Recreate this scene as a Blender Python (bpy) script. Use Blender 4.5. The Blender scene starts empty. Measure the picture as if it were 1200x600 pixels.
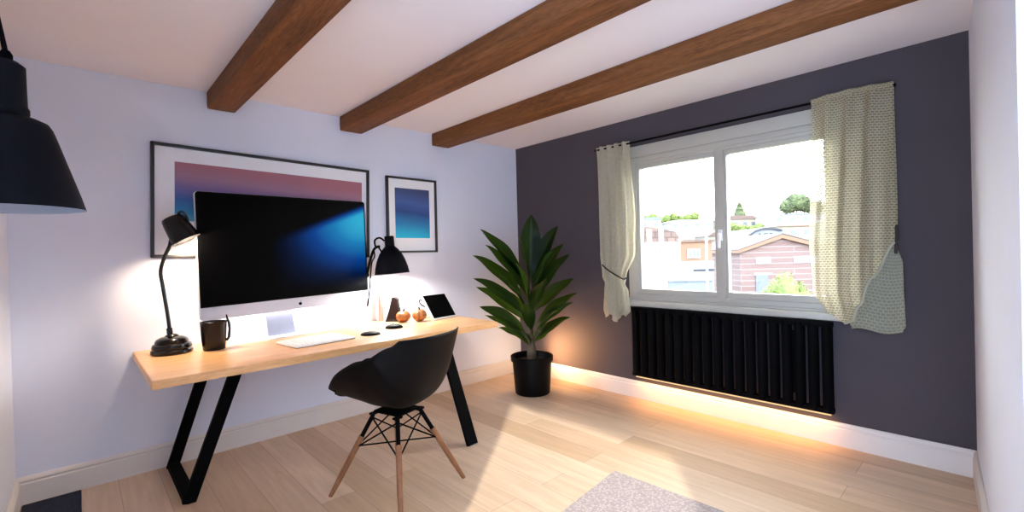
import bpy, bmesh, math, random
from mathutils import Vector, Matrix
R = math.radians
scene = bpy.context.scene
COL = scene.collection
rnd = random.Random(7)

# ------------------------------------------------------------------ materials
def new_mat(name):
    m = bpy.data.materials.new(name); m.use_nodes = True
    nt = m.node_tree
    for n in list(nt.nodes): nt.nodes.remove(n)
    out = nt.nodes.new('ShaderNodeOutputMaterial')
    return m, nt, out

def bsdf(nt, out, base=(.8,.8,.8), rough=.5, metal=0, spec=.5, coat=0, sheen=0):
    b = nt.nodes.new('ShaderNodeBsdfPrincipled')
    b.inputs['Base Color'].default_value = (*base, 1)
    b.inputs['Roughness'].default_value = rough
    b.inputs['Metallic'].default_value = metal
    b.inputs['Specular IOR Level'].default_value = spec
    b.inputs['Coat Weight'].default_value = coat
    b.inputs['Sheen Weight'].default_value = sheen
    nt.links.new(b.outputs[0], out.inputs['Surface'])
    return b

def ramp(nt, stops, fac):
    r = nt.nodes.new('ShaderNodeValToRGB')
    e = r.color_ramp.elements
    while len(e) < len(stops): e.new(.5)
    for el, (p, c) in zip(e, stops):
        el.position = p; el.color = (*c, 1)
    nt.links.new(fac, r.inputs[0])
    return r.outputs[0]

def coords(nt, kind='Object', scale=(1,1,1), rot=(0,0,0), loc=(0,0,0)):
    tc = nt.nodes.new('ShaderNodeTexCoord'); mp = nt.nodes.new('ShaderNodeMapping')
    mp.inputs['Scale'].default_value = scale; mp.inputs['Rotation'].default_value = rot
    mp.inputs['Location'].default_value = loc
    nt.links.new(tc.outputs[kind], mp.inputs[0]); return mp.outputs[0]

def noise(nt, vec, scale=5, detail=4, rough=.55, dist=0):
    n = nt.nodes.new('ShaderNodeTexNoise')
    n.inputs['Scale'].default_value = scale; n.inputs['Detail'].default_value = detail
    n.inputs['Roughness'].default_value = rough; n.inputs['Distortion'].default_value = dist
    nt.links.new(vec, n.inputs['Vector']); return n.outputs['Fac']

def bump(nt, b, h, strength=.2, dist=.01):
    bp = nt.nodes.new('ShaderNodeBump')
    bp.inputs['Strength'].default_value = strength; bp.inputs['Distance'].default_value = dist
    nt.links.new(h, bp.inputs['Height']); nt.links.new(bp.outputs[0], b.inputs['Normal'])

def math_n(nt, op, a, b=None, clamp=False):
    n = nt.nodes.new('ShaderNodeMath'); n.operation = op; n.use_clamp = clamp
    for i, v in enumerate((a, b)):
        if v is None: continue
        if isinstance(v, (int, float)): n.inputs[i].default_value = v
        else: nt.links.new(v, n.inputs[i])
    return n.outputs[0]

def smooth(nt, v, lo, hi):
    n = nt.nodes.new('ShaderNodeMapRange'); n.interpolation_type = 'SMOOTHSTEP'
    n.inputs['From Min'].default_value = lo; n.inputs['From Max'].default_value = hi
    nt.links.new(v, n.inputs['Value']); return n.outputs[0]

def mixc(nt, fac, a, b, mode='MIX'):
    n = nt.nodes.new('ShaderNodeMix'); n.data_type = 'RGBA'; n.blend_type = mode
    for sock, v in ((n.inputs[0], fac), (n.inputs[6], a), (n.inputs[7], b)):
        if isinstance(v, (int, float)): sock.default_value = v
        elif isinstance(v, tuple): sock.default_value = (*v, 1)
        else: nt.links.new(v, sock)
    return n.outputs[2]

def plain(name, base, rough=.5, metal=0, spec=.5, var=.06, vscale=12, bmp=0, coat=0, sheen=0):
    """colour with a little procedural mottling and optional fine bump"""
    m, nt, out = new_mat(name)
    b = bsdf(nt, out, base, rough, metal, spec, coat, sheen)
    v = coords(nt)
    f = noise(nt, v, vscale, 3)
    lo = tuple(c*(1-var) for c in base); hi = tuple(min(1, c*(1+var)) for c in base)
    nt.links.new(ramp(nt, [(.3, lo), (.7, hi)], f), b.inputs['Base Color'])
    if bmp: bump(nt, b, noise(nt, v, vscale*12, 3), bmp, .004)
    return m

def wood(name, dark, light, scale=(1,1,1), rough=.45, knots=0, spec=.4, coat=0):
    """grain runs along the axis with the smallest scale"""
    m, nt, out = new_mat(name)
    b = bsdf(nt, out, light, rough, 0, spec, coat)
    v = coords(nt, 'Object', scale)
    g = noise(nt, v, 3.2, 6, .62, .6)
    c = ramp(nt, [(.28, dark), (.5, tuple((a+d)/2 for a, d in zip(dark, light))), (.72, light)], g)
    fine = noise(nt, coords(nt, 'Object', tuple(s*5 for s in scale)), 6, 3)
    c = mixc(nt, .35, c, ramp(nt, [(.35, dark), (.65, light)], fine))
    if knots:
        vo = nt.nodes.new('ShaderNodeTexVoronoi'); vo.inputs['Scale'].default_value = knots
        nt.links.new(coords(nt, 'Object', tuple(.4+s*.12 for s in scale)), vo.inputs['Vector'])
        k = smooth(nt, vo.outputs['Distance'], .05, .16)
        c = mixc(nt, k, tuple(x*.35 for x in dark), c)
    nt.links.new(c, b.inputs['Base Color'])
    bump(nt, b, g, .12, .004)
    return m

def emit(name, col, strength):
    m, nt, out = new_mat(name)
    e = nt.nodes.new('ShaderNodeEmission'); e.inputs[0].default_value = (*col, 1); e.inputs[1].default_value = strength
    nt.links.new(e.outputs[0], out.inputs['Surface']); return m

def floor_mat():
    m, nt, out = new_mat('oak_planks')
    b = bsdf(nt, out, rough=.36, spec=.5)
    # planks run along the y axis: rows of a brick texture turned by a quarter
    v = coords(nt, 'Object', (1,1,1), (0,0,R(90)))
    br = nt.nodes.new('ShaderNodeTexBrick')
    br.inputs['Scale'].default_value = 1
    br.inputs['Brick Width'].default_value = 1.9; br.inputs['Row Height'].default_value = .19
    br.inputs['Mortar Size'].default_value = .0014; br.inputs['Mortar Smooth'].default_value = .3
    br.offset = .37
    br.inputs['Color1'].default_value = (.59,.405,.255,1); br.inputs['Color2'].default_value = (.77,.58,.41,1)
    br.inputs['Mortar'].default_value = (.36,.25,.17,1)
    nt.links.new(v, br.inputs['Vector'])
    g = noise(nt, coords(nt, 'Object', (9,.7,1)), 2.6, 6, .6, .5)
    gr = ramp(nt, [(.3,(.80,.76,.72)), (.7,(1,1,1))], g)
    c = mixc(nt, 1.0, br.outputs['Color'], gr, 'MULTIPLY')
    nt.links.new(c, b.inputs['Base Color'])
    rr = nt.nodes.new('ShaderNodeMapRange'); rr.inputs['To Min'].default_value = .36; rr.inputs['To Max'].default_value = .50
    nt.links.new(g, rr.inputs['Value']); nt.links.new(rr.outputs[0], b.inputs['Roughness'])
    bump(nt, b, br.outputs['Fac'], -.15, .003)
    return m

def curtain_mat(name, col, bw, rh, mortar, hole):
    """woven net: thread rows with small see-through gaps between them"""
    m, nt, out = new_mat(name)
    v = coords(nt, 'UV')
    br = nt.nodes.new('ShaderNodeTexBrick'); br.inputs['Scale'].default_value = 1
    br.inputs['Brick Width'].default_value = bw; br.inputs['Row Height'].default_value = rh
    br.inputs['Mortar Size'].default_value = mortar; br.inputs['Mortar Smooth'].default_value = .6
    nt.links.new(v, br.inputs['Vector'])
    p = nt.nodes.new('ShaderNodeBsdfPrincipled'); p.inputs['Roughness'].default_value = .9
    p.inputs['Specular IOR Level'].default_value = .1
    f = noise(nt, v, 40, 3)
    c = ramp(nt, [(.3, tuple(x*.86 for x in col)), (.7, col)], f)
    c = mixc(nt, br.outputs['Fac'], tuple(x*.76 for x in col), c)
    nt.links.new(c, p.inputs['Base Color'])
    bump(nt, p, br.outputs['Fac'], 1.0, .008)
    tl = nt.nodes.new('ShaderNodeBsdfTranslucent'); nt.links.new(c, tl.inputs[0])
    mx = nt.nodes.new('ShaderNodeMixShader'); mx.inputs[0].default_value = .42
    nt.links.new(p.outputs[0], mx.inputs[1]); nt.links.new(tl.outputs[0], mx.inputs[2])
    tr = nt.nodes.new('ShaderNodeBsdfTransparent')
    mh = nt.nodes.new('ShaderNodeMixShader')
    inv = math_n(nt, 'SUBTRACT', 1.0, br.outputs['Fac'])
    nt.links.new(math_n(nt, 'MULTIPLY', inv, hole), mh.inputs[0])
    nt.links.new(mx.outputs[0], mh.inputs[1]); nt.links.new(tr.outputs[0], mh.inputs[2])
    nt.links.new(mh.outputs[0], out.inputs['Surface'])
    return m

def glass_mat():
    m, nt, out = new_mat('window_glass')
    tr = nt.nodes.new('ShaderNodeBsdfTransparent'); tr.inputs[0].default_value = (.97,.98,.97,1)
    gl = nt.nodes.new('ShaderNodeBsdfGlossy'); gl.inputs['Roughness'].default_value = .02
    lw = nt.nodes.new('ShaderNodeLayerWeight'); lw.inputs[0].default_value = .5
    fr = math_n(nt, 'ADD', .03, math_n(nt, 'MULTIPLY', .6, math_n(nt, 'POWER', lw.outputs['Facing'], 5.0)))
    mx = nt.nodes.new('ShaderNodeMixShader')
    nt.links.new(fr, mx.inputs[0]); nt.links.new(tr.outputs[0], mx.inputs[1]); nt.links.new(gl.outputs[0], mx.inputs[2])
    nt.links.new(mx.outputs[0], out.inputs['Surface']); return m

def screen_mat():
    """dark desktop picture: a blue beam sweeping in from the right, black above its edge"""
    m, nt, out = new_mat('monitor_screen')
    b = bsdf(nt, out, (.0008,.0008,.001), .4, 0, .03)
    sx = nt.nodes.new('ShaderNodeSeparateXYZ'); tc = nt.nodes.new('ShaderNodeTexCoord')
    nt.links.new(tc.outputs['UV'], sx.inputs[0])
    u = sx.outputs[0]; v = math_n(nt, 'SUBTRACT', 1.0, sx.outputs[1])
    line = math_n(nt, 'SUBTRACT', .60, math_n(nt, 'MULTIPLY', u, .60))
    edge = smooth(nt, math_n(nt, 'SUBTRACT', v, line), 0.0, .13)
    side = smooth(nt, u, .34, .98)
    low = math_n(nt, 'SUBTRACT', 1.0, smooth(nt, v, .22, .98))
    f = math_n(nt, 'MULTIPLY', math_n(nt, 'MULTIPLY', edge, side), low)
    c = ramp(nt, [(0,(0,0,0)), (.12,(.0,.006,.035)), (.4,(.001,.035,.19)), (.75,(.006,.14,.33)), (1,(.02,.29,.46))], f)
    nt.links.new(c, b.inputs['Emission Color']); b.inputs['Emission Strength'].default_value = 1.0
    return m

def art_mat(name, stops, skew, streak):
    m, nt, out = new_mat(name)
    b = bsdf(nt, out, rough=.5, spec=.3)
    sx = nt.nodes.new('ShaderNodeSeparateXYZ'); tc = nt.nodes.new('ShaderNodeTexCoord')
    nt.links.new(tc.outputs['UV'], sx.inputs[0])
    v = math_n(nt, 'SUBTRACT', 1.0, sx.outputs[1])
    t = math_n(nt, 'SUBTRACT', v, math_n(nt, 'MULTIPLY', sx.outputs[0], skew))
    n = noise(nt, coords(nt, 'UV', (1.5,14,1)), 1.5, 3)
    t = math_n(nt, 'ADD', t, math_n(nt, 'MULTIPLY', math_n(nt, 'SUBTRACT', n, .5), streak))
    nt.links.new(ramp(nt, stops, t), b.inputs['Base Color']); return m

def brick_mat(name, c1, c2, mortar, bw, rh):
    m, nt, out = new_mat(name)
    b = bsdf(nt, out, c1, .85)
    br = nt.nodes.new('ShaderNodeTexBrick'); br.inputs['Scale'].default_value = 1
    br.inputs['Color1'].default_value = (*c1,1); br.inputs['Color2'].default_value = (*c2,1); br.inputs['Mortar'].default_value = (*mortar,1)
    br.inputs['Brick Width'].default_value = bw; br.inputs['Row Height'].default_value = rh; br.inputs['Mortar Size'].default_value = .03
    nt.links.new(coords(nt, 'UV'), br.inputs['Vector']); nt.links.new(br.outputs['Color'], b.inputs['Base Color'])
    return m

def rug_mat():
    m, nt, out = new_mat('loop_rug')
    b = bsdf(nt, out, (.5,.44,.43), .95, 0, .1)
    vo = nt.nodes.new('ShaderNodeTexVoronoi'); vo.inputs['Scale'].default_value = 75
    nt.links.new(coords(nt), vo.inputs['Vector'])
    c = ramp(nt, [(.15,(.52,.44,.41)), (.6,(.35,.29,.275))], vo.outputs['Distance'])
    nt.links.new(c, b.inputs['Base Color']); bump(nt, b, vo.outputs['Distance'], -.8, .006)
    return m

MAT = dict(
    white_wall = plain('white_wall_paint', (.69,.72,.815), .75, spec=.2, var=.015, vscale=2, bmp=.03),
    ceiling = plain('ceiling_paint', (.79,.745,.765), .8, spec=.2, var=.015, vscale=2, bmp=.03),
    dark_wall = plain('plum_charcoal_paint', (.056,.047,.056), .7, spec=.3, var=.05, vscale=2, bmp=.04),
    trim = plain('white_trim_paint', (.66,.61,.57), .45, var=.01),
    pvc = plain('white_window_frame', (.40,.385,.335), .35, var=.015),
    floor = floor_mat(),
    beam = wood('walnut_beam', (.055,.018,.006), (.26,.105,.036), (7,.55,7), .7, knots=1.6, spec=.15),
    desk = wood('honey_oak', (.54,.26,.095), (.90,.54,.25), (.6,7,7), .35, spec=.45),
    leg_wood = wood('beech_leg', (.14,.050,.018), (.33,.135,.052), (9,9,.8), .4),
    black = plain('black_powder_coat', (.0015,.0015,.0020), .7, spec=.05, var=.1),
    matte_black = plain('matte_black', (.002,.002,.0026), .6, spec=.08, var=.1),
    gloss_black = plain('gloss_black', (.003,.003,.0035), .2, spec=.35, var=.05),
    chair = plain('black_plastic', (.0015,.0014,.0018), .5, spec=.12, var=.08),
    shade = plain('navy_black_enamel', (.0014,.0018,.0042), .55, spec=.1, var=.1),
    shade_in = plain('shade_lining', (.30,.34,.42), .6, var=.03),
    lining = plain('white_lining', (.8,.78,.72), .5, var=.02),
    alu = plain('silver_chin', (.50,.51,.58), .32, 0, .5, .02),
    alu_dark = plain('brushed_neck', (.20,.22,.30), .4, 0, .5, .03),
    mug = plain('black_glaze', (.005,.003,.0035), .25, spec=.35, var=.2),
    plastic_white = plain('white_plastic', (.80,.80,.79), .35, var=.01),
    key = plain('keycap', (.83,.83,.82), .45, var=.02),
    mat_board = plain('picture_mount', (.80,.80,.82), .7, var=.01),
    frame = plain('black_frame', (.008,.007,.009), .4, var=.1),
    soil = plain('potting_soil', (.03,.018,.010), .95, var=.5, vscale=60, bmp=.8),
    pot = plain('black_pot', (.003,.0024,.0026), .5, spec=.12, var=.1),
    stem = plain('brown_stem', (.07,.045,.02), .7, var=.3),
    candle = plain('ivory_wax', (.30,.235,.19), .6, var=.05),
    brown = plain('dark_brown_wood', (.014,.005,.004), .6, spec=.2, var=.3),
    rust = plain('orange_brown_glaze', (.30,.105,.024), .45, var=.35, vscale=25),
    navy_mat = plain('navy_mat', (.022,.026,.045), .9, spec=.1, var=.25, vscale=60, bmp=.5),
    glass = glass_mat(), screen = screen_mat(), rug = rug_mat(),
    bezel = plain('black_bezel', (.001,.001,.001), .4, spec=.06, var=.05),
    bulb = emit('warm_bulb', (1,.78,.5), 12), led = emit('amber_led', (1,.66,.34), .9), added_led = emit('added_white_led', (1,.9,.8), 3),
    curtain = curtain_mat('net_curtain', (.66,.60,.42), .028, .0150, .0056, .38),
    curtain_sheer = curtain_mat('net_curtain_sheer', (.70,.65,.49), .016, .013, .007, .22),
    crochet = curtain_mat('crochet_tail', (.56,.57,.45), .024, .019, .006, .10),
    tie = plain('dark_tie', (.03,.02,.018), .7),
    art_a = art_mat('sunset_print', [(0,(.36,.14,.17)), (.22,(.32,.17,.24)), (.42,(.16,.12,.30)), (.62,(.03,.10,.32)), (.85,(.02,.21,.42)), (1,(.08,.36,.50))], .22, .12),
    art_b = art_mat('sea_print', [(0,(.035,.05,.14)), (.25,(.05,.10,.30)), (.45,(.012,.05,.20)), (.7,(.008,.19,.42)), (1,(.01,.52,.68))], .08, .10),
    ext_white = plain('house_render', (0.3444,0.3360,0.3192), .85, var=.03, vscale=1),
    ext_pale = plain('pale_hall_render', (.145,.14,.135), .85, var=.03, vscale=1),
    ext_cream = plain('cream_render', (0.1764,0.1470,0.1008), .85, var=.05, vscale=1),
    ext_orange = plain('terracotta_render', (0.1680,0.0840,0.0441), .85, var=.05, vscale=1),
    ext_grey = plain('grey_render', (0.1008,0.1050,0.1134), .85, var=.03),
    ext_roof = brick_mat('roof_tile', (0.0924,0.0504,0.0357), (0.1134,0.0672,0.0462), (0.0630,0.0378,0.0252), .35, .25),
    ext_brick = brick_mat('pale_brick', (.115,.066,.052), (.130,.080,.064), (.175,.130,.110), 7.0, .36),
    ext_fascia = plain('orange_fascia', (0.1596,0.0714,0.0336), .7, var=.05),
    ext_dark = plain('dark_slate', (.016,.016,.018), .7, var=.1),
    ext_glass = plain('house_window', (0.0840,0.0924,0.1050), .15, var=.1),
    sign_ink = plain('blue_lettering', (.003,.005,.020), .6),
    grass = plain('dry_hill_grass', (0.1260,0.1218,0.0714), .95, var=.25, vscale=.3),
    leaf_yellow = plain('lime_bush', (0.1050,0.1302,0.0189), .8, var=.4, vscale=6),
    leaf_green = plain('tree_green', (0.0714,0.0840,0.0252), .85, var=.4, vscale=1.5),
    bark = plain('bark', (0.0504,0.0336,0.0210), .9, var=.3),
    pole = plain('pole_paint', (0.2310,0.2268,0.2100), .6),
)

def leaf_mat():
    m, nt, out = new_mat('broad_leaf')
    v = coords(nt, 'UV')
    sx = nt.nodes.new('ShaderNodeSeparateXYZ'); nt.links.new(v, sx.inputs[0])
    mid = math_n(nt, 'ABSOLUTE', math_n(nt, 'SUBTRACT', sx.outputs[0], .5))
    rib = smooth(nt, mid, .0, .05)
    w = nt.nodes.new('ShaderNodeTexWave'); w.inputs['Scale'].default_value = 5; w.inputs['Distortion'].default_value = .6
    nt.links.new(coords(nt, 'UV', (.6,1.6,1), (0,0,R(35))), w.inputs['Vector'])
    c = ramp(nt, [(.2,(.0012,.0045,.0022)), (.8,(.0024,.010,.0036))], w.outputs['Fac'])
    c = mixc(nt, rib, (.03,.06,.01), c)
    b = nt.nodes.new('ShaderNodeBsdfPrincipled'); b.inputs['Roughness'].default_value = .42; b.inputs['Specular IOR Level'].default_value = .16
    nt.links.new(c, b.inputs['Base Color']); bump(nt, b, w.outputs['Fac'], .15, .004)
    tl = nt.nodes.new('ShaderNodeBsdfTranslucent'); tl.inputs[0].default_value = (.14,.34,.02,1)
    mx = nt.nodes.new('ShaderNodeMixShader'); mx.inputs[0].default_value = .20
    nt.links.new(b.outputs[0], mx.inputs[1]); nt.links.new(tl.outputs[0], mx.inputs[2])
    nt.links.new(mx.outputs[0], out.inputs['Surface']); return m
MAT['leaf'] = leaf_mat()

# ------------------------------------------------------------------ mesh helpers
class MB:
    def __init__(self):
        self.bm = bmesh.new(); self.uv = self.bm.loops.layers.uv.new('UVMap')
    def add(self, verts, faces, mi=0, uvs=None):
        vs = [self.bm.verts.new(v) for v in verts]
        for f in faces:
            try: fc = self.bm.faces.new([vs[i] for i in f])
            except ValueError: continue
            fc.material_index = mi
            if uvs:
                for l, i in zip(fc.loops, f): l[self.uv].uv = uvs[i]
        return vs
    def box(self, c, s, rot=None, bev=0, mi=0, seg=2):
        t = bmesh.new()
        bmesh.ops.create_cube(t, size=1)
        bmesh.ops.scale(t, vec=s, verts=t.verts)
        if bev: bmesh.ops.bevel(t, geom=t.edges[:], offset=bev, segments=seg, affect='EDGES', profile=.6)
        m = Matrix.Translation(c) @ (rot.to_4x4() if rot else Matrix.Identity(4))
        bmesh.ops.transform(t, matrix=m, verts=t.verts)
        self.join(t, mi); return self
    def join(self, t, mi=0):
        t.verts.index_update()
        mp = [self.bm.verts.new(v.co) for v in t.verts]
        for f in t.faces:
            try: n = self.bm.faces.new([mp[v.index] for v in f.verts]); n.material_index = mi
            except ValueError: pass
        t.free()
    def tube(self, pts, r, n=12, mi=0, caps=True, sub=0):
        pts = [Vector(p) for p in pts]
        if sub: pts = spline(pts, sub)
        rr = r if isinstance(r, (list, tuple)) else [r]*len(pts)
        if len(rr) != len(pts): rr = [rr[0] + (rr[-1]-rr[0])*i/(len(pts)-1) for i in range(len(pts))]
        verts = []; ref = None
        for i, p in enumerate(pts):
            t = (pts[min(i+1, len(pts)-1)] - pts[max(i-1, 0)]).normalized()
            if ref is None:
                ref = Vector((0,0,1)) if abs(t.z) < .9 else Vector((1,0,0))
            a = (ref - t*ref.dot(t)).normalized(); b = t.cross(a); ref = a
            for k in range(n):
                q = 2*math.pi*k/n
                verts.append(p + (a*math.cos(q) + b*math.sin(q))*rr[i])
        faces = [(i*n+k, i*n+(k+1)%n, (i+1)*n+(k+1)%n, (i+1)*n+k) for i in range(len(pts)-1) for k in range(n)]
        if caps:
            faces.append(tuple(range(n-1, -1, -1))); faces.append(tuple((len(pts)-1)*n+k for k in range(n)))
        self.add(verts, faces, mi); return self
    def lathe(self, prof, n=40, m=None, mi=0, sx=1, sy=1):
        m = m or Matrix.Identity(4); verts = []; faces = []
        idx = []
        for r, z in prof:
            if abs(r) < 1e-6:
                idx.append([len(verts)]); verts.append(m @ Vector((0,0,z)))
            else:
                idx.append(list(range(len(verts), len(verts)+n)))
                for k in range(n):
                    q = 2*math.pi*k/n; verts.append(m @ Vector((r*sx*math.cos(q), r*sy*math.sin(q), z)))
        for A, B in zip(idx, idx[1:]):
            if len(A) == 1 and len(B) == 1: continue
            for k in range(n):
                if len(A) == 1: faces.append((A[0], B[(k+1)%n], B[k]))
                elif len(B) == 1: faces.append((A[k], A[(k+1)%n], B[0]))
                else: faces.append((A[k], A[(k+1)%n], B[(k+1)%n], B[k]))
        self.add(verts, faces, mi); return self
    def prism(self, poly, f, mi=0):
        """poly: 2D outline; f(u,v,side) -> 3D point, side 0/1"""
        n = len(poly)
        verts = [f(u, v, 0) for u, v in poly] + [f(u, v, 1) for u, v in poly]
        faces = [tuple(range(n-1, -1, -1)), tuple(range(n, 2*n))] + [(i, (i+1)%n, n+(i+1)%n, n+i) for i in range(n)]
        self.add(verts, faces, mi); return self
    def grid(self, fn, nu, nv, mi=0, uvf=None):
        verts = []; uvs = []
        for j in range(nv+1):
            for i in range(nu+1):
                verts.append(fn(i/nu, j/nv)); uvs.append(uvf(i/nu, j/nv) if uvf else (i/nu, j/nv))
        faces = [(j*(nu+1)+i, j*(nu+1)+i+1, (j+1)*(nu+1)+i+1, (j+1)*(nu+1)+i) for j in range(nv) for i in range(nu)]
        self.add(verts, faces, mi, uvs); return self
    def build(self, name, mat, parent=None, smooth_angle=40, loc=None, rot=None, solid=0, kind=None, box_uv=False, sub=0):
        bm = self.bm
        if sub:
            pass
        bmesh.ops.remove_doubles(bm, verts=bm.verts, dist=1e-6)
        bmesh.ops.recalc_face_normals(bm, faces=bm.faces)
        if box_uv:
            for f in bm.faces:
                nx, ny, nz = map(abs, f.normal)
                for l in f.loops:
                    c = l.vert.co
                    h = math.hypot(c.x, c.y) if False else None
                    if nz > .9: l[self.uv].uv = (c.x, c.y)
                    else:
                        t = Vector((-f.normal.y, f.normal.x, 0)).normalized()
                        l[self.uv].uv = (c.dot(t), c.z)
        me = bpy.data.meshes.new(name); bm.to_mesh(me); bm.free()
        for x in (mat if isinstance(mat, list) else [mat]): me.materials.append(MAT[x] if isinstance(x, str) else x)
        me.shade_smooth(); me.set_sharp_from_angle(angle=R(smooth_angle))
        o = bpy.data.objects.new(name, me); COL.objects.link(o)
        if parent: o.parent = parent
        if loc is not None: o.location = loc
        if rot is not None: o.rotation_euler = rot
        if solid:
            s = o.modifiers.new('thickness', 'SOLIDIFY'); s.thickness = solid; s.offset = 0
        if sub:
            s = o.modifiers.new('smooth', 'SUBSURF'); s.levels = sub; s.render_levels = sub
        if kind: o['kind'] = kind
        return o

def spline(pts, sub):
    out = []; n = len(pts)
    for i in range(n-1):
        p0, p1, p2, p3 = pts[max(i-1,0)], pts[i], pts[i+1], pts[min(i+2,n-1)]
        for k in range(sub):
            t = k/sub
            out.append(.5*((2*p1) + (p2-p0)*t + (2*p0-5*p1+4*p2-p3)*t*t + (3*p1-p0-3*p2+p3)*t*t*t))
    out.append(pts[-1]); return out

def tag(o, label, cat, group=None, kind=None):
    o['label'] = label; o['category'] = cat
    if group: o['group'] = group
    if kind: o['kind'] = kind
    return o

def thing(name, label, cat, loc, rz=0, group=None):
    o = bpy.data.objects.new(name, None); COL.objects.link(o)
    o.location = loc; o.rotation_euler = (0,0,rz); o.empty_display_size = .1
    return tag(o, label, cat, group)

def light(name, kind, loc, energy, col, parent=None, rot=(0,0,0), size=.03, **kw):
    d = bpy.data.lights.new(name, kind); d.energy = energy; d.color = col
    if kind == 'AREA':
        d.shape = 'RECTANGLE'; d.size = kw.get('sx', 1); d.size_y = kw.get('sy', 1)
    elif kind == 'SUN': d.angle = size
    else: d.shadow_soft_size = size
    o = bpy.data.objects.new(name, d); COL.objects.link(o); o.location = loc; o.rotation_euler = rot
    if parent: o.parent = parent
    return o

def axis_matrix(p, d):
    """matrix taking +z to direction d, at p"""
    return Matrix.Translation(p) @ Vector((0,0,1)).rotation_difference(Vector(d).normalized()).to_matrix().to_4x4()

# ------------------------------------------------------------------ room shell
H = 2.45
XW, XE, YN, YR = -3.84, 0.0, 0.0, -5.2
def struct(name, mb, mat, **k): return mb.build(name, mat, kind='structure', **k)
def span(mb, a, b, bev=0):
    mb.box([(p+q)/2 for p, q in zip(a, b)], [abs(q-p) for p, q in zip(a, b)], bev=bev); return mb

struct('floor', span(MB(), (XW-.25,YR-.25,-.2), (XE+.25,YN+.25,0)), 'floor')
struct('ceiling', span(MB(), (XW-.25,YR-.25,H), (XE+.25,YN+.25,H+.25)), 'ceiling')
struct('wall_north', span(MB(), (XW-.25,YN,0), (XE+.25,YN+.25,H)), 'white_wall')
GY0, GY1, GZ1 = -4.8, -3.14, 2.2          # unseen glazed door beside the viewer, added to admit sun and sky light
mb = MB()
span(mb, (XW-.25,GY1,0), (XW,YN,H)); span(mb, (XW-.25,YR-.25,0), (XW,GY0,H)); span(mb, (XW-.25,GY0,GZ1), (XW,GY1,H))
struct('wall_west', mb, 'white_wall')
mb = MB()
for y in (GY0+.035,GY1-.035): span(mb, (XW-.16,y-.035,0), (XW-.08,y+.035,GZ1))
span(mb, (XW-.165,GY0,GZ1-.06), (XW-.085,GY1,GZ1)); span(mb, (XW-.165,GY0,0), (XW-.085,GY1,.07))
w3 = struct('added_light_door', mb, 'pvc')
span(MB(), (XW-.125,GY0+.05,.07), (XW-.119,GY1-.05,GZ1-.05)).build('pane', 'glass', w3)
# window wall with its opening
WY0, WY1, WZ0, WZ1 = -3.00, -1.425, .86, 2.11
mb = MB()
span(mb, (XE,WY1,0), (XE+.25,YN,H)); span(mb, (XE,YR-.25,0), (XE+.25,WY0,H))
span(mb, (XE,WY0,0), (XE+.25,WY1,WZ0)); span(mb, (XE,WY0,WZ1), (XE+.25,WY1,H))
struct('wall_east', mb, 'dark_wall')
# partition on the right, running slightly askew
mb = MB()
ca, sa = Vector((-1,-.075,0)).normalized(), Vector((.075,-1,0)).normalized()
p0 = Vector((0,-3.575,0)); L = 1.9
mb.prism([(0,0),(L,0),(L,.12),(0,.12)], lambda u, v, s: p0 + ca*u + sa*v + Vector((0,0,H*s)))
struct('wall_south', mb, 'white_wall')
struct('wall_rear', span(MB(), (XW,YR-.25,0), (XE,YR,H)), 'white_wall')

BB = [(0,0),(.018,0),(.018,.112),(.013,.120),(.016,.130),(.012,.142),(.005,.150),(0,.150)]
def baseboard(name, a, b, nrm):
    a, b, nrm = Vector(a), Vector(b), Vector(nrm)
    mb = MB(); mb.prism(BB, lambda u, v, s: (b if s else a) + nrm*u + Vector((0,0,v)))
    struct(name, mb, 'trim', smooth_angle=25)
baseboard('baseboard_north', (XW,0,0), (XE,0,0), (0,-1,0))
baseboard('baseboard_east', (0,0,0), (0,-3.575,0), (-1,0,0))
baseboard('baseboard_west', (XW,0,0), (XW,GY1+.01,0), (1,0,0))
q = p0 + ca*1.9
baseboard('baseboard_south', p0, q, -sa)

# ------------------------------------------------------------------ ceiling beams
for (x0, x1), lab in zip([(-2.905,-2.735), (-1.99,-1.80), (-1.105,-.915)],
        ['dark brown wooden ceiling beam on the left, above the big framed picture',
         'dark brown wooden ceiling beam in the middle of the three, above the computer',
         'dark brown wooden ceiling beam nearest the window wall']):
    bl = 5.1
    o = MB().box((0,0,0), (x1-x0, bl, .118), bev=.016).build('ceiling_beam', 'beam', loc=((x0+x1)/2, -bl/2-.002, H-.058))
    tag(o, lab, 'beam', 'wooden ceiling beams')

# ------------------------------------------------------------------ window
wy = (WY0+WY1)/2
mb = MB()
fx0, fx1 = -.012, .075; ym_ = -2.222
for y in (WY0+.035, WY1-.035): span(mb, (fx0,y-.045,WZ0-.005), (fx1,y+.045,WZ1+.01), .004)
span(mb, (fx0+.002,WY0+.075,WZ0-.005), (fx1-.002,WY1-.075,WZ0+.055), .004)
span(mb, (fx0+.002,WY0+.075,WZ1-.075), (fx1-.002,WY1-.075,WZ1+.01), .004)
span(mb, (fx0+.001,ym_-.03,WZ0+.02), (fx1-.03,ym_+.03,WZ1-.02), .004)
win = struct('window_1', mb, 'pvc')
ym = -2.222
for ya, yb in ((WY0+.055, ym+.004), (ym-.004, WY1-.055)):
    s = MB(); za, zb = WZ0+.035, WZ1-.055; t = .052
    span(s, (.0,ya,za), (.06,ya+t,zb), .006); span(s, (.0,yb-t,za), (.06,yb,zb), .006)
    span(s, (.002,ya+t-.004,za), (.058,yb-t+.004,za+t+.015), .004); span(s, (.002,ya+t-.004,zb-t), (.058,yb-t+.004,zb), .004)
    so = s.build('window_sash', 'pvc', win)
    g = MB(); span(g, (.024,ya+t-.01,za+t), (.030,yb-t+.01,zb-t+.01)); g.build('pane', 'glass', so)
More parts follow.
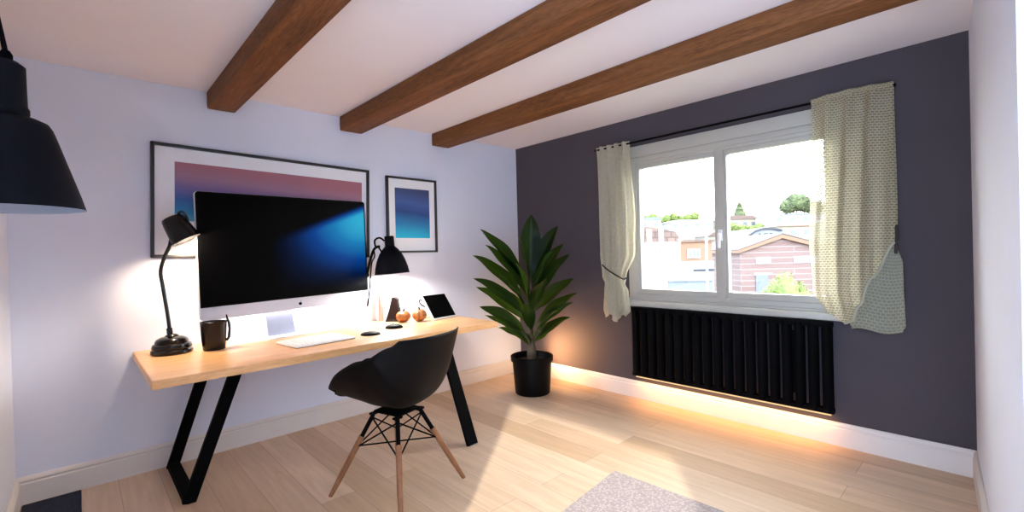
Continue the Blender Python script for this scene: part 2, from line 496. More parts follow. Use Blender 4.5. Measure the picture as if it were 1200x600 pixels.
hd = MB(); hd.box((-.016,ym,1.395), (.014,.030,.085), bev=.005); hd.tube([(-.02,ym,1.40),(-.045,ym,1.40)], .009)
hd.box((-.046,ym,1.355), (.016,.020,.115), bev=.006)
hd.build('window_handle', 'plastic_white', win)
# shutter box over the sashes and the sill below
mb = MB(); span(mb, (-.035,WY0-.03,WZ1-.01), (.0,WY1+.012,WZ1+.085), .006); span(mb, (-.022,WY0-.02,WZ1-.05), (.0,WY1+.005,WZ1-.01), .004)
struct('trim_1', mb, 'pvc')
mb = MB(); span(mb, (-.075,WY0-.05,WZ0-.045), (.0,WY1+.045,WZ0), .008); span(mb, (-.03,WY0-.02,WZ0), (.0,WY1+.015,WZ0+.02), .004)
struct('trim_2', mb, 'pvc')

# ------------------------------------------------------------------ curtain rod and curtains
rod = thing('curtain_rod', 'thin dark curtain rod across the top of the window', 'curtain rod', (-.10,-2.2,2.215))
mb = MB(); mb.tube([(0,-1.06,0),(0,1.04,0)], .008, 10); mb.build('rod', 'black', rod)
for y in (-1.065,1.045):
    mb = MB(); mb.lathe([(0,-.014),(.010,-.010),(.014,0),(.010,.010),(0,.014)], 14, axis_matrix((0,y,0),(0,1,0))); mb.build('finial', 'black', rod)
for y in (-.9,.95):
    mb = MB(); mb.tube([(0,y,-.004),(.05,y,-.012),(.10,y,-.012)], .005, 8); mb.box((.096,y,-.012), (.008,.03,.05), bev=.002); mb.build('bracket', 'black', rod)

def lerp_table(tab, v):
    for (a, *pa), (b, *pb) in zip(tab, tab[1:]):
        if v <= b:
            t = (v-a)/(b-a) if b > a else 0
            t = t*t*(3-2*t)
            return [x+(y-x)*t for x, y in zip(pa, pb)]
    return list(tab[-1][1:])

# left curtain: hangs, is cinched by a tie, flares below
cl = thing('curtain', 'narrow cream net curtain on the left of the window, tied near its bottom', 'curtain', (-.10,-1.35,.70), 0, 'window curtains')
TL = [(0, -1.165, -1.515, .018), (.05, -1.172, -1.520, .016), (.4, -1.178, -1.560, .017), (.62, -1.185, -1.545, .016), (.76, -1.205, -1.450, .012),
      (.80, -1.232, -1.435, .009), (.84, -1.225, -1.465, .013), (.95, -1.215, -1.475, .02), (1.0, -1.235, -1.425, .022)]
ztop, zbot = 2.235, .70
def fl(u, v):
    a, b, amp = lerp_table(TL, v)
    z = ztop + (zbot-ztop)*v
    if v > .95: z += .035*math.sin(u*9)*(v-.95)/.05
    # gathers
    ph = u*2*math.pi*4.5 + .6*math.sin(v*5)
    return (.0 - .012 + amp*math.sin(ph) + .004*math.sin(ph*2.3+v*7), a+(b-a)*u + 1.35, z - .70)
mb = MB(); mb.grid(fl, 90, 90, uvf=lambda u, v: (u*.62, v*1.53)); mb.build('drape', 'curtain_sheer', cl, 60)
mb = MB(); mb.tube([(-.030,.135,.475),(-.045,.05,.42),(-.040,-.08,.355),(-.015,-.10,.36)], .007, 8, sub=5)
mb.build('tieback', 'tie', cl)

# right curtain: wide drape swept up to a hook, tail hanging behind
cr = thing('curtain', 'wide cream net curtain on the right of the window, its hem swept to a hook', 'curtain', (-.12,-3.08,.78), 0, 'window curtains')
def edge_l(v): return lerp_table([(0,-2.862),(.3,-2.852),(.65,-2.832),(.85,-2.845),(1,-2.90)], v)[0]
def edge_r(v): return lerp_table([(0,-3.268),(.5,-3.272),(1,-3.245)], v)[0]
def bottom(u): return lerp_table([(0,.965),(.14,.862),(.30,.818),(.42,.838),(.55,.93),(.75,1.10),(1,1.31)], u)[0]
def fr(u, v):
    zt = 2.225 + .012*math.sin(u*math.pi)
    zb = bottom(u); z = zt + (zb-zt)*v
    hv = (zt-z)/(zt-.82)
    y = edge_l(hv) + (edge_r(hv)-edge_l(hv))*u
    conv = max(0, hv-.45)
    y += -.03*conv*math.sin(u*math.pi)
    amp = .020*(1-.45*hv)
    ph = u*2*math.pi*3.6 + .5*math.sin(v*3) + conv*2.2*(1-u)
    roll = .0
    if u > .93: roll = .05*((u-.93)/.07)**2
    x = -.015 + amp*math.sin(ph) + .005*math.sin(ph*2.1+5*v) - .03*math.sin(u*math.pi)*hv + roll
    return (x, y+3.08, z-.78)
mb = MB(); mb.grid(fr, 110, 110, uvf=lambda u, v: (u*.62, v*(2.22-bottom(u)))); mb.build('drape', 'curtain', cr, 60)
# rolled header at the rod
mb = MB()
mb.grid(lambda u, v: (-.012+.030*math.cos(v*2*math.pi)+.006*math.sin(u*23), .215-.405*u, 1.432+.016*math.sin(v*2*math.pi)+.012*math.sin(u*math.pi)), 40, 12,
        uvf=lambda u, v: (u*.5, v*.12)); mb.build('header', 'curtain', cr, 60)
# tail
def ft(u, v):
    l, r_, = lerp_table([(0,-3.232,-3.262),(.25,-3.165,-3.290),(.5,-3.09,-3.292),(.75,-3.045,-3.296),(.92,-3.030,-3.300),(1,-3.040,-3.285)], v)
    z = 1.30 + (.775-1.30)*v + .012*math.sin(u*7)*v
    return (.026 + .014*math.sin(u*9+v*2)*v - .01*math.sin(u*math.pi)*v, l+(r_-l)*u+3.08, z-.78)
mb = MB(); mb.grid(ft, 50, 60, uvf=lambda u, v: (u*.26, v*.52)); mb.build('tail', 'crochet', cr, 60, solid=.008)
# thick seam along the swept hem
pts = [Vector(fr(u, 1)) + Vector((-.004,0,0)) for u in [i/30 for i in range(9, 31)]]
mb = MB(); mb.tube(pts, .008, 8); mb.build('hem', 'crochet', cr, 60)
mb = MB(); mb.tube([(.10,-.165,.62),(.05,-.175,.625),(.01,-.185,.615),(.0,-.188,.56),(.012,-.182,.50),(.02,-.180,.46)], .008, 8, sub=4)
mb.box((.112,-.165,.62), (.012,.035,.06), bev=.003)
mb.build('hook', 'tie', cr)

# ------------------------------------------------------------------ radiator
RY0, RY1, RZ0, RZ1 = -2.945, -1.47, .215, .812
rad = thing('radiator', 'long black column radiator under the window', 'radiator', (-.075,(RY0+RY1)/2,RZ0))
n = 19; pitch = (RY1-RY0)/n; hh = RZ1-RZ0
for i in range(n):
    y = (i+.5)*pitch - (RY1-RY0)/2
    mb = MB()
    sec = [(-.036+.036*(1-math.cos(a)) if False else -.038*math.cos(a), .5*pitch*.80*math.sin(a)) for a in [math.pi*2*k/20 for k in range(20)]]
    zz = [(.012,.55),(.03,.9),(.05,1),(hh-.05,1),(hh-.03,.9),(hh-.012,.55)]
    verts = []; faces = []; m_ = len(sec)
    for z, s in zz: verts += [(sx*(.8+.2*s)*1.0, y+sy*s, z) for sx, sy in sec]
    for j in range(len(zz)-1): faces += [(j*m_+k, j*m_+(k+1)%m_, (j+1)*m_+(k+1)%m_, (j+1)*m_+k) for k in range(m_)]
    faces += [tuple(range(m_-1,-1,-1)), tuple((len(zz)-1)*m_+k for k in range(m_))]
    mb.add(verts, faces); mb.build('column', 'gloss_black' if False else 'black', rad)
for nm, z in (('top_header', hh-.022), ('bottom_header', .022)):
    mb = MB(); mb.box((0,0,z), (.052, RY1-RY0-.01, .038), bev=.012); mb.build(nm, 'black', rad)
for y in (-.5,.5):
    mb = MB(); mb.box((.0475,y,hh*.5), (.05,.05,hh*.7), bev=.004); mb.build('wall_bracket', 'black', rad)
mb = MB(); mb.box((.012,0,-.006), (.02,1.42,.012), bev=.002); mb.build('light_strip', 'led', rad)
light('strip_glow', 'AREA', (-.01,0,-.018), 3.4, (1,.50,.16), rad, (0,R(-8),0), sx=.03, sy=1.40)

# ------------------------------------------------------------------ desk
DZ = .757
desk = thing('desk', 'long honey wood desk with black splayed legs against the white wall', 'desk', (0,0,0))
mb = MB()
mb.prism([(-3.335,-.012),(-3.332,-1.005),(-1.135,-.915),(-1.115,-.012)], lambda u, v, s: Vector((u, v, DZ-.042+.042*s)))
bmesh.ops.bevel(mb.bm, geom=mb.bm.edges[:], offset=.003, segments=2, affect='EDGES')
mb.build('desk_top', 'desk', desk)
def bar(a, b, w, d, side=(0,1,0)):
    """flat bar from a to b; w across, d along side"""
    a, b = Vector(a), Vector(b); t = (b-a).normalized(); s = Vector(side); s = (s - t*s.dot(t)).normalized(); n_ = t.cross(s)
    mb = MB(); pts = [(-w/2,-d/2),(w/2,-d/2),(w/2,d/2),(-w/2,d/2)]
    mb.prism(pts, lambda u, v, k: (b if k else a) + n_*u + s*v); return mb
zt = DZ-.044
bar((-2.92,-.72,zt), (-3.162,-.66,.0), .062, .028).build('leg', 'black', desk)
bar((-2.94,-.10,zt), (-3.162,-.07,.0), .062, .028).build('leg', 'black', desk)
bar((-3.155,-.66,.020), (-3.155,-.07,.020), .040, .060, (1,0,0)).build('foot_rail', 'black', desk)
bar((-2.915,-.74,zt-.016), (-2.935,-.06,zt-.016), .030, .060, (1,0,0)).build('top_rail', 'black', desk)
bar((-1.66,-.90,zt), (-1.632,-1.185,.0), .028, .080, (1,0,0)).build('leg', 'black', desk)
bar((-1.65,-.91,zt-.016), (-1.50,-.06,zt-.016), .030, .060, (1,0,0)).build('top_rail', 'black', desk)

# ------------------------------------------------------------------ monitor
mon = thing('monitor', 'very large desktop computer with black screen and silver chin on the desk', 'computer', (-2.528,-.175,DZ), R(9.6))
PW, Z0, ZS, Z1 = 1.222, .180, .262, .992       # width, chin bottom, screen bottom, top
tilt = R(-.9)
hub = Vector((.105,0,.58))
def mt(p): return Matrix.Rotation(tilt, 4, 'Y') @ (Vector(p)-hub) + hub
def plate(x0, x1, z0, z1, y0, y1, rad_, corners=(1,1,1,1)):
    pts = []
    for (cx, cz, a0), on in zip(((x1,z1,0),(x0,z1,90),(x0,z0,180),(x1,z0,270)), corners):
        if not on: pts.append((cx, cz)); continue
        ox = cx - rad_*(1 if cx == x1 else -1); oz = cz - rad_*(1 if cz == z1 else -1)
        for k in range(7):
            a = R(a0+15*k); pts.append((ox+rad_*math.cos(a), oz+rad_*math.sin(a)))
    mb = MB(); mb.prism(pts, lambda u, v, s: mt((u, y1 if s else y0, v))); return mb
x0, x1 = .105-PW/2, .105+PW/2
plate(x0, x1, Z0, Z1, -.012, .012, .022).build('housing', 'alu', mon)
plate(x0+.001, x1-.001, ZS, Z1-.001, -.0145, -.012, .021, (1,1,0,0)).build('bezel', 'bezel', mon)
mb = MB(); i_ = .012
q4 = [mt(p) for p in ((x0+i_,-.0152,ZS+i_*.5),(x1-i_,-.0152,ZS+i_*.5),(x1-i_,-.0152,Z1-i_),(x0+i_,-.0152,Z1-i_))]
b4 = [v+Vector((0,.0006,0)) for v in q4]
mb.add(q4+b4, [(0,1,2,3),(7,6,5,4),(0,4,5,1),(1,5,6,2),(2,6,7,3),(3,7,4,0)], 0, [(0,0),(1,0),(1,1),(0,1)]*2)
mb.build('screen', 'screen', mon)
# rounded back shell
mb = MB(); m = Matrix.Translation((.105,.010,.58)) @ Matrix.Rotation(R(-90),4,'X')
mb.lathe([(.36,0),(.33,.018),(.26,.040),(.15,.055),(0,.06)], 48, m, sx=1.5, sy=1); mb.build('back_shell', 'alu', mon)
# stand
mb = MB(); mb.prism([(-.02,.006),(.012,.006),(.045,.18),(.060,.34),(.048,.34),(.030,.19)], lambda u, v, s: Vector((-.085+.19*s-.0, u+.02, v)))
mb.build('stand_neck', 'alu_dark', mon)
mb = MB(); pts = []
for cx, cy, a0 in ((.115,.06,0),(-.105,.06,90),(-.105,-.085,180),(.115,-.085,270)):
    for k in range(6): a = R(a0+18*k); pts.append((cx+.022*math.cos(a), cy+.022*math.sin(a)))
mb.prism(pts, lambda u, v, s: Vector((u, v, .009*s))); mb.build('stand_foot', 'plastic_white', mon)
mb = MB(); mb.box((.03,.052,.285), (.62,.022,.014), bev=.003); mb.build('added_back_light', 'added_led', mon)  # strip and area light added behind the monitor to brighten the wall below
light('added_back_glow', 'AREA', (.03,.056,.272), 9, (1,.94,.90), mon, (R(14),0,0), sx=.60, sy=.03)
# fruit shaped mark on the chin
mb = MB()
def fruit():
    pts = []
    for k in range(40):
        a = 2*math.pi*k/40 + math.pi/2
        r_ = .0125*(1 + .06*math.cos(2*a))
        x, z = r_*math.cos(a)*1.02, r_*math.sin(a)
        if math.cos(a-math.pi/2) > .93: z -= .0025
        d = math.hypot(x-.0155, z-.002)
        if d < .0062: x = .0155-.0062*(.0155-x)/max(d,1e-5); z = .002+.0062*(z-.002)/max(d,1e-5)
        pts.append((x, z))
    return pts
cx, cz = .105+.03, (Z0+ZS)/2
mb.prism(fruit(), lambda u, v, s: mt((cx+u, -.0121-.0006*s, cz-.003+v)))
mb.prism([(.000,.0135),(.0015,.018),(.006,.0205),(.0055,.0165),(.003,.0140)], lambda u, v, s: mt((cx+u, -.0121-.0006*s, cz-.003+v)))
mb.build('logo', 'bezel', mon)

# ------------------------------------------------------------------ framed pictures
def picture(name, label, x0, x1, z0, z1, fw_, ax0, ax1, az0, az1, art, rot=0):
    cx, cz = (x0+x1)/2, (z0+z1)/2
    t = thing(name, label, 'picture', (cx,-.004,cz)); t.rotation_euler = (0,rot,0)
    W, Hh = x1-x0, z1-z0
    mb = MB(); y0, y1 = -.030, 0
    for s in (-1,1):
        span(mb, (s*(W/2-fw_/2)-fw_/2,y0,-Hh/2), (s*(W/2-fw_/2)+fw_/2,y1,Hh/2), .002)
        span(mb, (-W/2,y0,s*(Hh/2-fw_/2)-fw_/2), (W/2,y1,s*(Hh/2-fw_/2)+fw_/2), .002)
    mb.build('picture_frame', 'frame', t)
    span(MB(), (-W/2+fw_/2,-.012,-Hh/2+fw_/2), (W/2-fw_/2,-.004,Hh/2-fw_/2)).build('mount', 'mat_board', t)
    a = [ax0-cx, ax1-cx, az0-cz, az1-cz]
    mb = MB(); f4 = [(a[0],-.0135,a[2]),(a[1],-.0135,a[2]),(a[1],-.0135,a[3]),(a[0],-.0135,a[3])]
    k4 = [(x,-.0118,z) for x, _, z in f4]
    mb.add(f4+k4, [(0,1,2,3),(7,6,5,4),(0,4,5,1),(1,5,6,2),(2,6,7,3),(3,7,4,0)], 0, [(0,0),(1,0),(1,1),(0,1)]*2)
    mb.build('print', art, t)
    return t
picture('framed_picture', 'large wide black framed sunset gradient print behind the computer', -3.225,-1.765,1.315,2.050,.020, -3.10,-1.825,1.555,1.940,'art_a', R(1.4))
picture('framed_picture', 'small black framed blue sea print right of the computer', -1.60,-1.085,1.330,2.005,.018, -1.515,-1.160,1.462,1.908,'art_b', R(.3))

# ------------------------------------------------------------------ left desk lamp
rv = Vector((.728,-.685,0))     # direction the lamp leans in
ll = thing('desk_lamp', 'black desk lamp on the left end of the desk, curved stem and stepped round base', 'lamp', (-3.165,-.262,DZ), 0, 'black desk lamps')
mb = MB(); mb.lathe([(0,0),(.098,0),(.106,.006),(.106,.022),(.098,.030),(.101,.040),(.097,.056),(.084,.064),(.086,.072),(.078,.086),(.058,.097),(.036,.102),(.030,.110),(.018,.116),(0,.118)], 44)
mb.build('lamp_base', 'gloss_black', ll)
def L2(s, z): return rv*s + Vector((0,0,z))
mb = MB(); mb.tube([L2(-.010,.10),L2(-.014,.15)], .016, 14); mb.build('stem_socket', 'gloss_black', ll)
mb = MB(); mb.tube([L2(-.012,.13),L2(-.020,.22),L2(-.045,.40),L2(-.055,.49),L2(-.030,.575),L2(.004,.645),L2(.016,.70)], .0105, 12, sub=6); mb.build('stem', 'gloss_black', ll)
hc = L2(.062,.745)
ax = (rv*.42 + Vector((.685,.729,0))*.20 + Vector((0,0,-.88))).normalized()
m = axis_matrix(hc, ax)
mb = MB(); mb.lathe([(0,-.080),(.038,-.080),(.054,-.074),(.060,-.060),(.066,-.02),(.078,.075),(.080,.078)], 36, m)
mb.lathe([(.080,.078),(.076,.076),(.063,-.02),(.055,-.060),(0,-.062)], 36, m, 1)
mb.build('lamp_shade', ['gloss_black','matte_black'], ll)
side = ax.cross(rv.cross(Vector((0,0,1)))).normalized()
if side.dot(rv) < 0: side = -side
mb = MB(); mb.tube([hc+side*.045-ax*.078, hc+side*.070-ax*.080, hc+side*.080-ax*.055, hc+side*.073-ax*.015], .007, 8, sub=5); mb.build('shade_handle', 'gloss_black', ll)
mb = MB(); mb.tube([hc+side*.078+ax*.060, hc+side*.086+ax*.062], [.006,.007], 10); mb.build('knob', 'gloss_black', ll)
mb = MB(); mb.lathe([(0,-.03),(.018,-.022),(.026,0),(.018,.022),(0,.028)], 18, axis_matrix(hc+ax*.034, ax)); mb.build('bulb', 'bulb', ll)
light('bulb_light', 'POINT', hc+ax*.068, 24.0, (1,.77,.54), ll, size=.024)

# ------------------------------------------------------------------ right lamp (wall mounted swing lamp)
rl = thing('swing_arm_lamp', 'black dome lamp on a curved arm, to the right of the computer', 'lamp', (-1.795,-.002,1.15))
O = Vector((-1.795,-.002,1.15))
def W(x, y, z): return Vector((x,y,z)) - O
mb = MB(); mb.lathe([(0,0),(.022,0),(.022,.010),(.018,.016),(0,.018)], 24, axis_matrix((0,0,0),(0,-1,0))); mb.build('wall_plate', 'black', rl)
mb = MB(); mb.tube([W(-1.795,-.010,1.15),W(-1.800,-.045,1.19),W(-1.810,-.13,1.30),W(-1.805,-.19,1.37),W(-1.775,-.22,1.385)], .011, 10, sub=6); mb.build('arm', 'black', rl)
mb = MB(); mb.tube([W(-1.80,-.20,1.37),W(-1.815,-.21,1.43),W(-1.775,-.215,1.455),W(-1.735,-.22,1.43)], .008, 8, sub=5)
mb.tube([W(-1.79,-.215,1.385),W(-1.76,-.22,1.335),W(-1.755,-.22,1.30)], .007, 8, sub=4); mb.build('joint', 'black', rl)
hx = W(-1.672,-.22,0); hx.z = 0
a2 = (Vector((0,0,-1)) + rv*.06).normalized()
m = axis_matrix(hx + W(0,0,1.162) - Vector((-O.x,-O.y,0))*1.0 + Vector((0,0,0)), a2) if False else axis_matrix(Vector((hx.x, hx.y, 1.165-O.z)), a2)
prof = [(0,-.305),(.034,-.305),(.038,-.298),(.038,-.225),(.044,-.215),(.064,-.195),(.090,-.160),(.115,-.105),(.132,-.045),(.140,0),(.143,.006)]
mb = MB(); mb.lathe(prof, 44, m)
mb.lathe([(.143,.006),(.138,.004),(.128,-.045),(.110,-.105),(.086,-.157),(.058,-.190),(0,-.198)], 44, m, 1); mb.build('lamp_shade', ['shade','lining'], rl)
mb = MB(); mb.lathe([(0,-.04),(.022,-.03),(.032,0),(.022,.026),(0,.034)], 20, axis_matrix(Vector((hx.x, hx.y, 1.165-O.z)) - a2*.10, a2)); mb.build('bulb', 'bulb', rl)
light('bulb_light', 'POINT', Vector((hx.x, hx.y, 1.165-O.z)) - a2*.050, 32, (.92,.96,1), rl, size=.03)
mb = MB(); mb.tube([W(-1.805,-.175,1.35),W(-1.775,-.12,1.30),W(-1.768,-.05,1.24),W(-1.775,-.02,1.05),W(-1.795,-.012,.885)], .006, 8, sub=6); mb.build('cord', 'black', rl)

# ------------------------------------------------------------------ things on the desk
mg = thing('mug', 'black mug on the left end of the desk beside the lamp', 'mug', (-2.965,-.345,DZ), R(-43))
mb = MB(); mb.lathe([(0,.0),(.056,.0),(.060,.006),(.066,.06),(.073,.165),(.075,.172),(.072,.174),(.069,.168),(.062,.06),(.054,.012),(0,.010)], 40); mb.build('cup', 'mug', mg)
mb = MB(); mb.tube([(.064,.02,.05),(.076,.026,.07),(.082,.026,.12),(.080,.024,.165),(.074,.02,.182),(.068,.02,.212)], [.008,.008,.008,.008,.007,.003], 10, sub=1); mb.build('mug_handle', 'mug', mg)

kb = thing('keyboard', 'white slim keyboard lying on the desk in front of the computer', 'keyboard', (-2.435,-.585,DZ), R(7))
KW, KD = .40, .285
mb = MB(); mb.box((0,0,.008), (KW,KD,.012), bev=.004); mb.build('case', 'plastic_white', kb)
mb = MB(); mb.box((0,0,.0012), (KW-.004,KD-.004,.0024), bev=.001); mb.build('base_plate', 'matte_black', kb)
rows = [(.038, [.026]*14), (.038, [.026]*13+[.036]), (.038, [.036]+[.026]*12+[.026]), (.038, [.044]+[.026]*11+[.044]), (.038, [.05]+[.026]*10+[.056]), (.038, [.03,.03,.03,.14,.03,.03,.026,.026])]
y = KD/2-.026
for dy, ws in rows:
    tot = sum(ws); sc = (KW-.03)/tot; x = -(KW-.03)/2
    for w in ws:
        k = MB(); k.box((x+w*sc/2, y, .0155), (w*sc-.004, .034, .005), bev=.0012, seg=1); k.build('key', 'key', kb)
        x += w*sc
    y -= .0435

def pebble(name, label, cat, loc, rz, rx, ry, h, mat='matte_black', cleft=0):
    t = thing(name, label, cat, loc, rz)
    mb = MB()
    def f(u, v):
        a = 2*math.pi*u; b = math.pi/2*(1-v)
        r_ = 1 - cleft*math.exp(-((a-math.pi/2)/.38)**2) - cleft*.15*math.cos(2*a)
        return (rx*r_*math.cos(a)*math.cos(b), ry*r_*math.sin(a)*math.cos(b), h*math.sin(b)**.8)
    mb.grid(f, 48, 12); mb.add([(rx*.98*math.cos(2*math.pi*k/48)*(1 - cleft*math.exp(-((2*math.pi*k/48-math.pi/2)/.38)**2)), ry*.98*math.sin(2*math.pi*k/48)*(1 - cleft*math.exp(-((2*math.pi*k/48-math.pi/2)/.38)**2)), 0) for k in range(48)], [tuple(range(48))])
    return t, mb
t, mb = pebble('computer_mouse', 'black oval computer mouse on the desk, nearest the small ornaments', 'mouse', (-1.825,-.505,DZ), R(-42), .066, .060, .030)
mb.build('shell', 'matte_black', t)
mb = MB(); mb.lathe([(0,-.004),(.007,-.004),(.008,0),(.007,.004),(0,.004)], 14, axis_matrix((-.012,.02,.027),(1,0,0))); mb.build('scroll_wheel', 'gloss_black', t)
t, mb = pebble('heart_dish', 'small black heart shaped object on the desk by the keyboard', 'ornament', (-2.083,-.640,DZ), R(-38), .072, .055, .022, cleft=.45)
mb.build('body', 'matte_black', t); t['label'] = 'small black heart shaped object on the desk by the keyboard'

# candle in a dark holder
ch = thing('candle_holder', 'dark brown flared holder on the desk under the dome lamp', 'candle holder', (-1.640,-.170,DZ), R(-43))
mb = MB(); mb.box((0,0,.008), (.125,.09,.016), bev=.004)
mb.prism([(-.060,.014),(.060,.014),(.052,.08),(.040,.13),(.036,.185),(.020,.20),(-.005,.20),(-.016,.16),(-.030,.10)], lambda u, v, s: Vector((u, -.036+.072*s, v)))
mb.build('body', 'brown', ch)
cd = tag(MB().lathe([(0,0),(.021,0),(.0215,.01),(.020,.20),(.019,.292),(.016,.297),(0,.295)], 24).build('candle', 'candle', loc=(-1.712,-.085,DZ)), 'pale ivory candle standing behind the dark brown holder', 'candle')

def gourd(label, loc, rz, r_, h, lobes):
    t = thing('round_ornament', label, 'ornament', loc, rz, 'orange brown ornaments')
    mb = MB()
    def f(u, v):
        a = 2*math.pi*u; b = -math.pi/2+math.pi*v
        k = 1+.06*math.cos(a*lobes)
        return (r_*1.12*k*math.cos(a)*math.cos(b), r_*.95*k*math.sin(a)*math.cos(b), h/2+h/2*math.sin(b)*(1-.18*math.exp(-((v-1)/.12)**2)))
    mb.grid(f, 56, 24); mb.build('body', 'rust', t, 60)
    mb = MB(); mb.tube([(0,0,h*.86),(.008,.0,h*1.02),(.02,.004,h*1.10)], [.009,.007,.005], 10, sub=4); mb.build('stalk', 'brown', t)
gourd('orange brown round ornament beside the dark candle holder', (-1.622,-.292,DZ), .3, .056, .096, 6)
gourd('orange brown round ornament beside the tablet', (-1.512,-.362,DZ), 1.1, .060, .104, 7)

tb = thing('tablet', 'white edged tablet with black screen leaning back on the right end of the desk', 'tablet', (-1.302,-.430,DZ), R(10))
th = R(36)
rt = Matrix.Rotation(-th, 3, 'X')       # leans back
def T(x, z, y): return rt @ Vector((x, y, z)) + Vector((0,0,.006))
mb = MB(); TWd, THt = .285, .245
pts = []
for cx, cz, a0 in ((TWd/2-.014,THt-.014,0),(-TWd/2+.014,THt-.014,90),(-TWd/2+.014,.014,180),(TWd/2-.014,.014,270)):
    for k in range(6): a = R(a0+18*k); pts.append((cx+.014*math.cos(a), cz+.014*math.sin(a)))
mb.prism(pts, lambda u, v, s: T(u, v, -.004+.010*s)); mb.build('case', 'plastic_white', tb)
mb = MB(); mb.prism([(-TWd/2+.020,.014),(TWd/2-.010,.014),(TWd/2-.010,THt-.008),(-TWd/2+.020,THt-.008)], lambda u, v, s: T(u, v, -.0042-.0012*s)); mb.build('screen', 'bezel', tb)
mb = MB(); mb.tube([T(-.05,.15,.008), (-.05,.20,.006)], .006, 8); mb.tube([T(.05,.15,.008), (.05,.20,.006)], .006, 8); mb.tube([(-.05,.20,.006),(.05,.20,.006)], .006, 8); mb.build('stand', 'plastic_white', tb)
mb = MB(); mb.tube([T(-.135,.14,.010), T(-.155,.165,.02), T(-.165,.20,.02), T(-.150,.215,.015), T(-.140,.20,.01)], .005, 8, sub=5); mb.build('pen_loop', 'black', tb)

# ------------------------------------------------------------------ chair
CH = thing('armchair', 'black moulded shell chair on wooden dowel legs, pulled up to the desk', 'chair', (-2.275,-1.335,0), R(16))
cen = [(0,(.285,.500)),(.08,(.262,.508)),(.2,(.19,.492)),(.36,(.04,.472)),(.5,(-.11,.480)),(.62,(-.205,.525)),(.74,(-.265,.63)),(.88,(-.305,.77)),(1,(-.330,.885))]
def lin(tab, s):
    for (a, p), (b, q) in zip(tab, tab[1:]):
        if s <= b:
            t = (s-a)/(b-a); return [x+(y-x)*t for x, y in zip(p, q)]
    return list(tab[-1][1])
cpts = spline([Vector((0, *lin(cen, i/14))) for i in range(15)], 6)
WEG = [(0,(.215,.045,.0)),(.1,(.280,.105,-.03)),(.22,(.315,.205,-.05)),(.36,(.328,.285,-.03)),(.5,(.328,.318,.01)),(.62,(.320,.285,.06)),(.74,(.304,.190,.10)),(.86,(.284,.095,.10)),(.94,(.265,.03,.08)),(1,(.225,-.012,.06))]
wegs = spline([Vector(lin(WEG, i/20)) for i in range(21)], 4)
def prof_at(s):
    i = s*(len(wegs)-1); k = min(int(i), len(wegs)-2)
    # light smoothing keeps the rim free of kinks
    acc = Vector((0,0,0)); n_ = 0
    for d in range(-5, 6):
        kk = min(max(i+d, 0), len(wegs)-1); q = min(int(kk), len(wegs)-2); acc += wegs[q].lerp(wegs[q+1], kk-q); n_ += 1
    return acc/n_
def shell(u, v):
    t = 2*u-1; s = v
    i = s*(len(cpts)-1); k = min(int(i), len(cpts)-2); c = cpts[k].lerp(cpts[k+1], i-k)
    w, e, g = prof_at(s)
    at = abs(t)
    x = w*math.copysign(at**.9, t)
    curl = at**2.3
    return (x, c.y + g*curl + (-.05*at**4 if s < .06 else 0), c.z + e*curl)
mb = MB(); mb.grid(shell, 44, 60); mb.build('shell', 'chair', CH, 80, solid=.008)
legs = [(-.255,.262),(.255,.262),(-.255,-.262),(.255,-.262)]
tops = {}
for lx, ly in legs:
    foot = Vector((lx, ly, 0)); top = Vector((lx*.34, ly*.34, .432))
    def at(t, foot=foot, top=top): return foot.lerp(top, t)
    tops[(lx,ly)] = at
    mb = MB(); mb.tube([at(0), at(.25), at(.72)], [.011,.0155,.0165], 14); mb.build('leg', 'leg_wood', CH)
    mb = MB(); mb.tube([at(.60), at(.98)], .012, 10); mb.box(at(1.0), (.05,.03,.012), bev=.003); mb.build('leg_bracket', 'black', CH)
ring = [(-.255,.262),(.255,.262),(.255,-.262),(-.255,-.262)]
for i in range(4):
    A, B = tops[ring[i]], tops[ring[(i+1)%4]]
    for P, Q in ((A, B), (B, A)):
        mb = MB(); mb.tube([P(.95), Q(.58)], .0045, 8); mb.build('strut', 'black', CH)
mb = MB(); mb.tube([tops[ring[0]](.60), tops[ring[2]](.60)], .0045, 8); mb.tube([tops[ring[1]](.60), tops[ring[3]](.60)], .0045, 8); mb.build('cross_brace', 'black', CH)
mb = MB(); mb.box((0,0,.440), (.17,.19,.014), bev=.004); mb.build('seat_mount', 'black', CH)

# ------------------------------------------------------------------ plant
PX, PY = -.505, -.665
pl = thing('potted_plant', 'tall broad leaved potted plant in a black pot in the corner', 'plant', (PX,PY,0))
mb = MB(); mb.lathe([(0,0),(.155,0),(.162,.008),(.182,.30),(.196,.302),(.198,.345),(.190,.350),(.182,.345),(.178,.30),(.17,.285)], 48); mb.build('pot', 'pot', pl)
mb = MB(); mb.lathe([(.176,.292),(.12,.305),(.05,.312),(0,.314)], 32); mb.build('soil', 'soil', pl, 80)
mb = MB(); mb.tube([(0,0,.30),(.004,0,.46),(-.004,.002,.62),(.003,0,.85),(0,0,1.10)], [.034,.030,.020,.014,.008], 12, sub=5)
mb.lathe([(.042,.30),(.044,.36),(.040,.42),(.030,.44)], 18); mb.build('stem', 'stem', pl)
vr, vf = Vector((.728,-.685,0)), Vector((.685,.729,0))
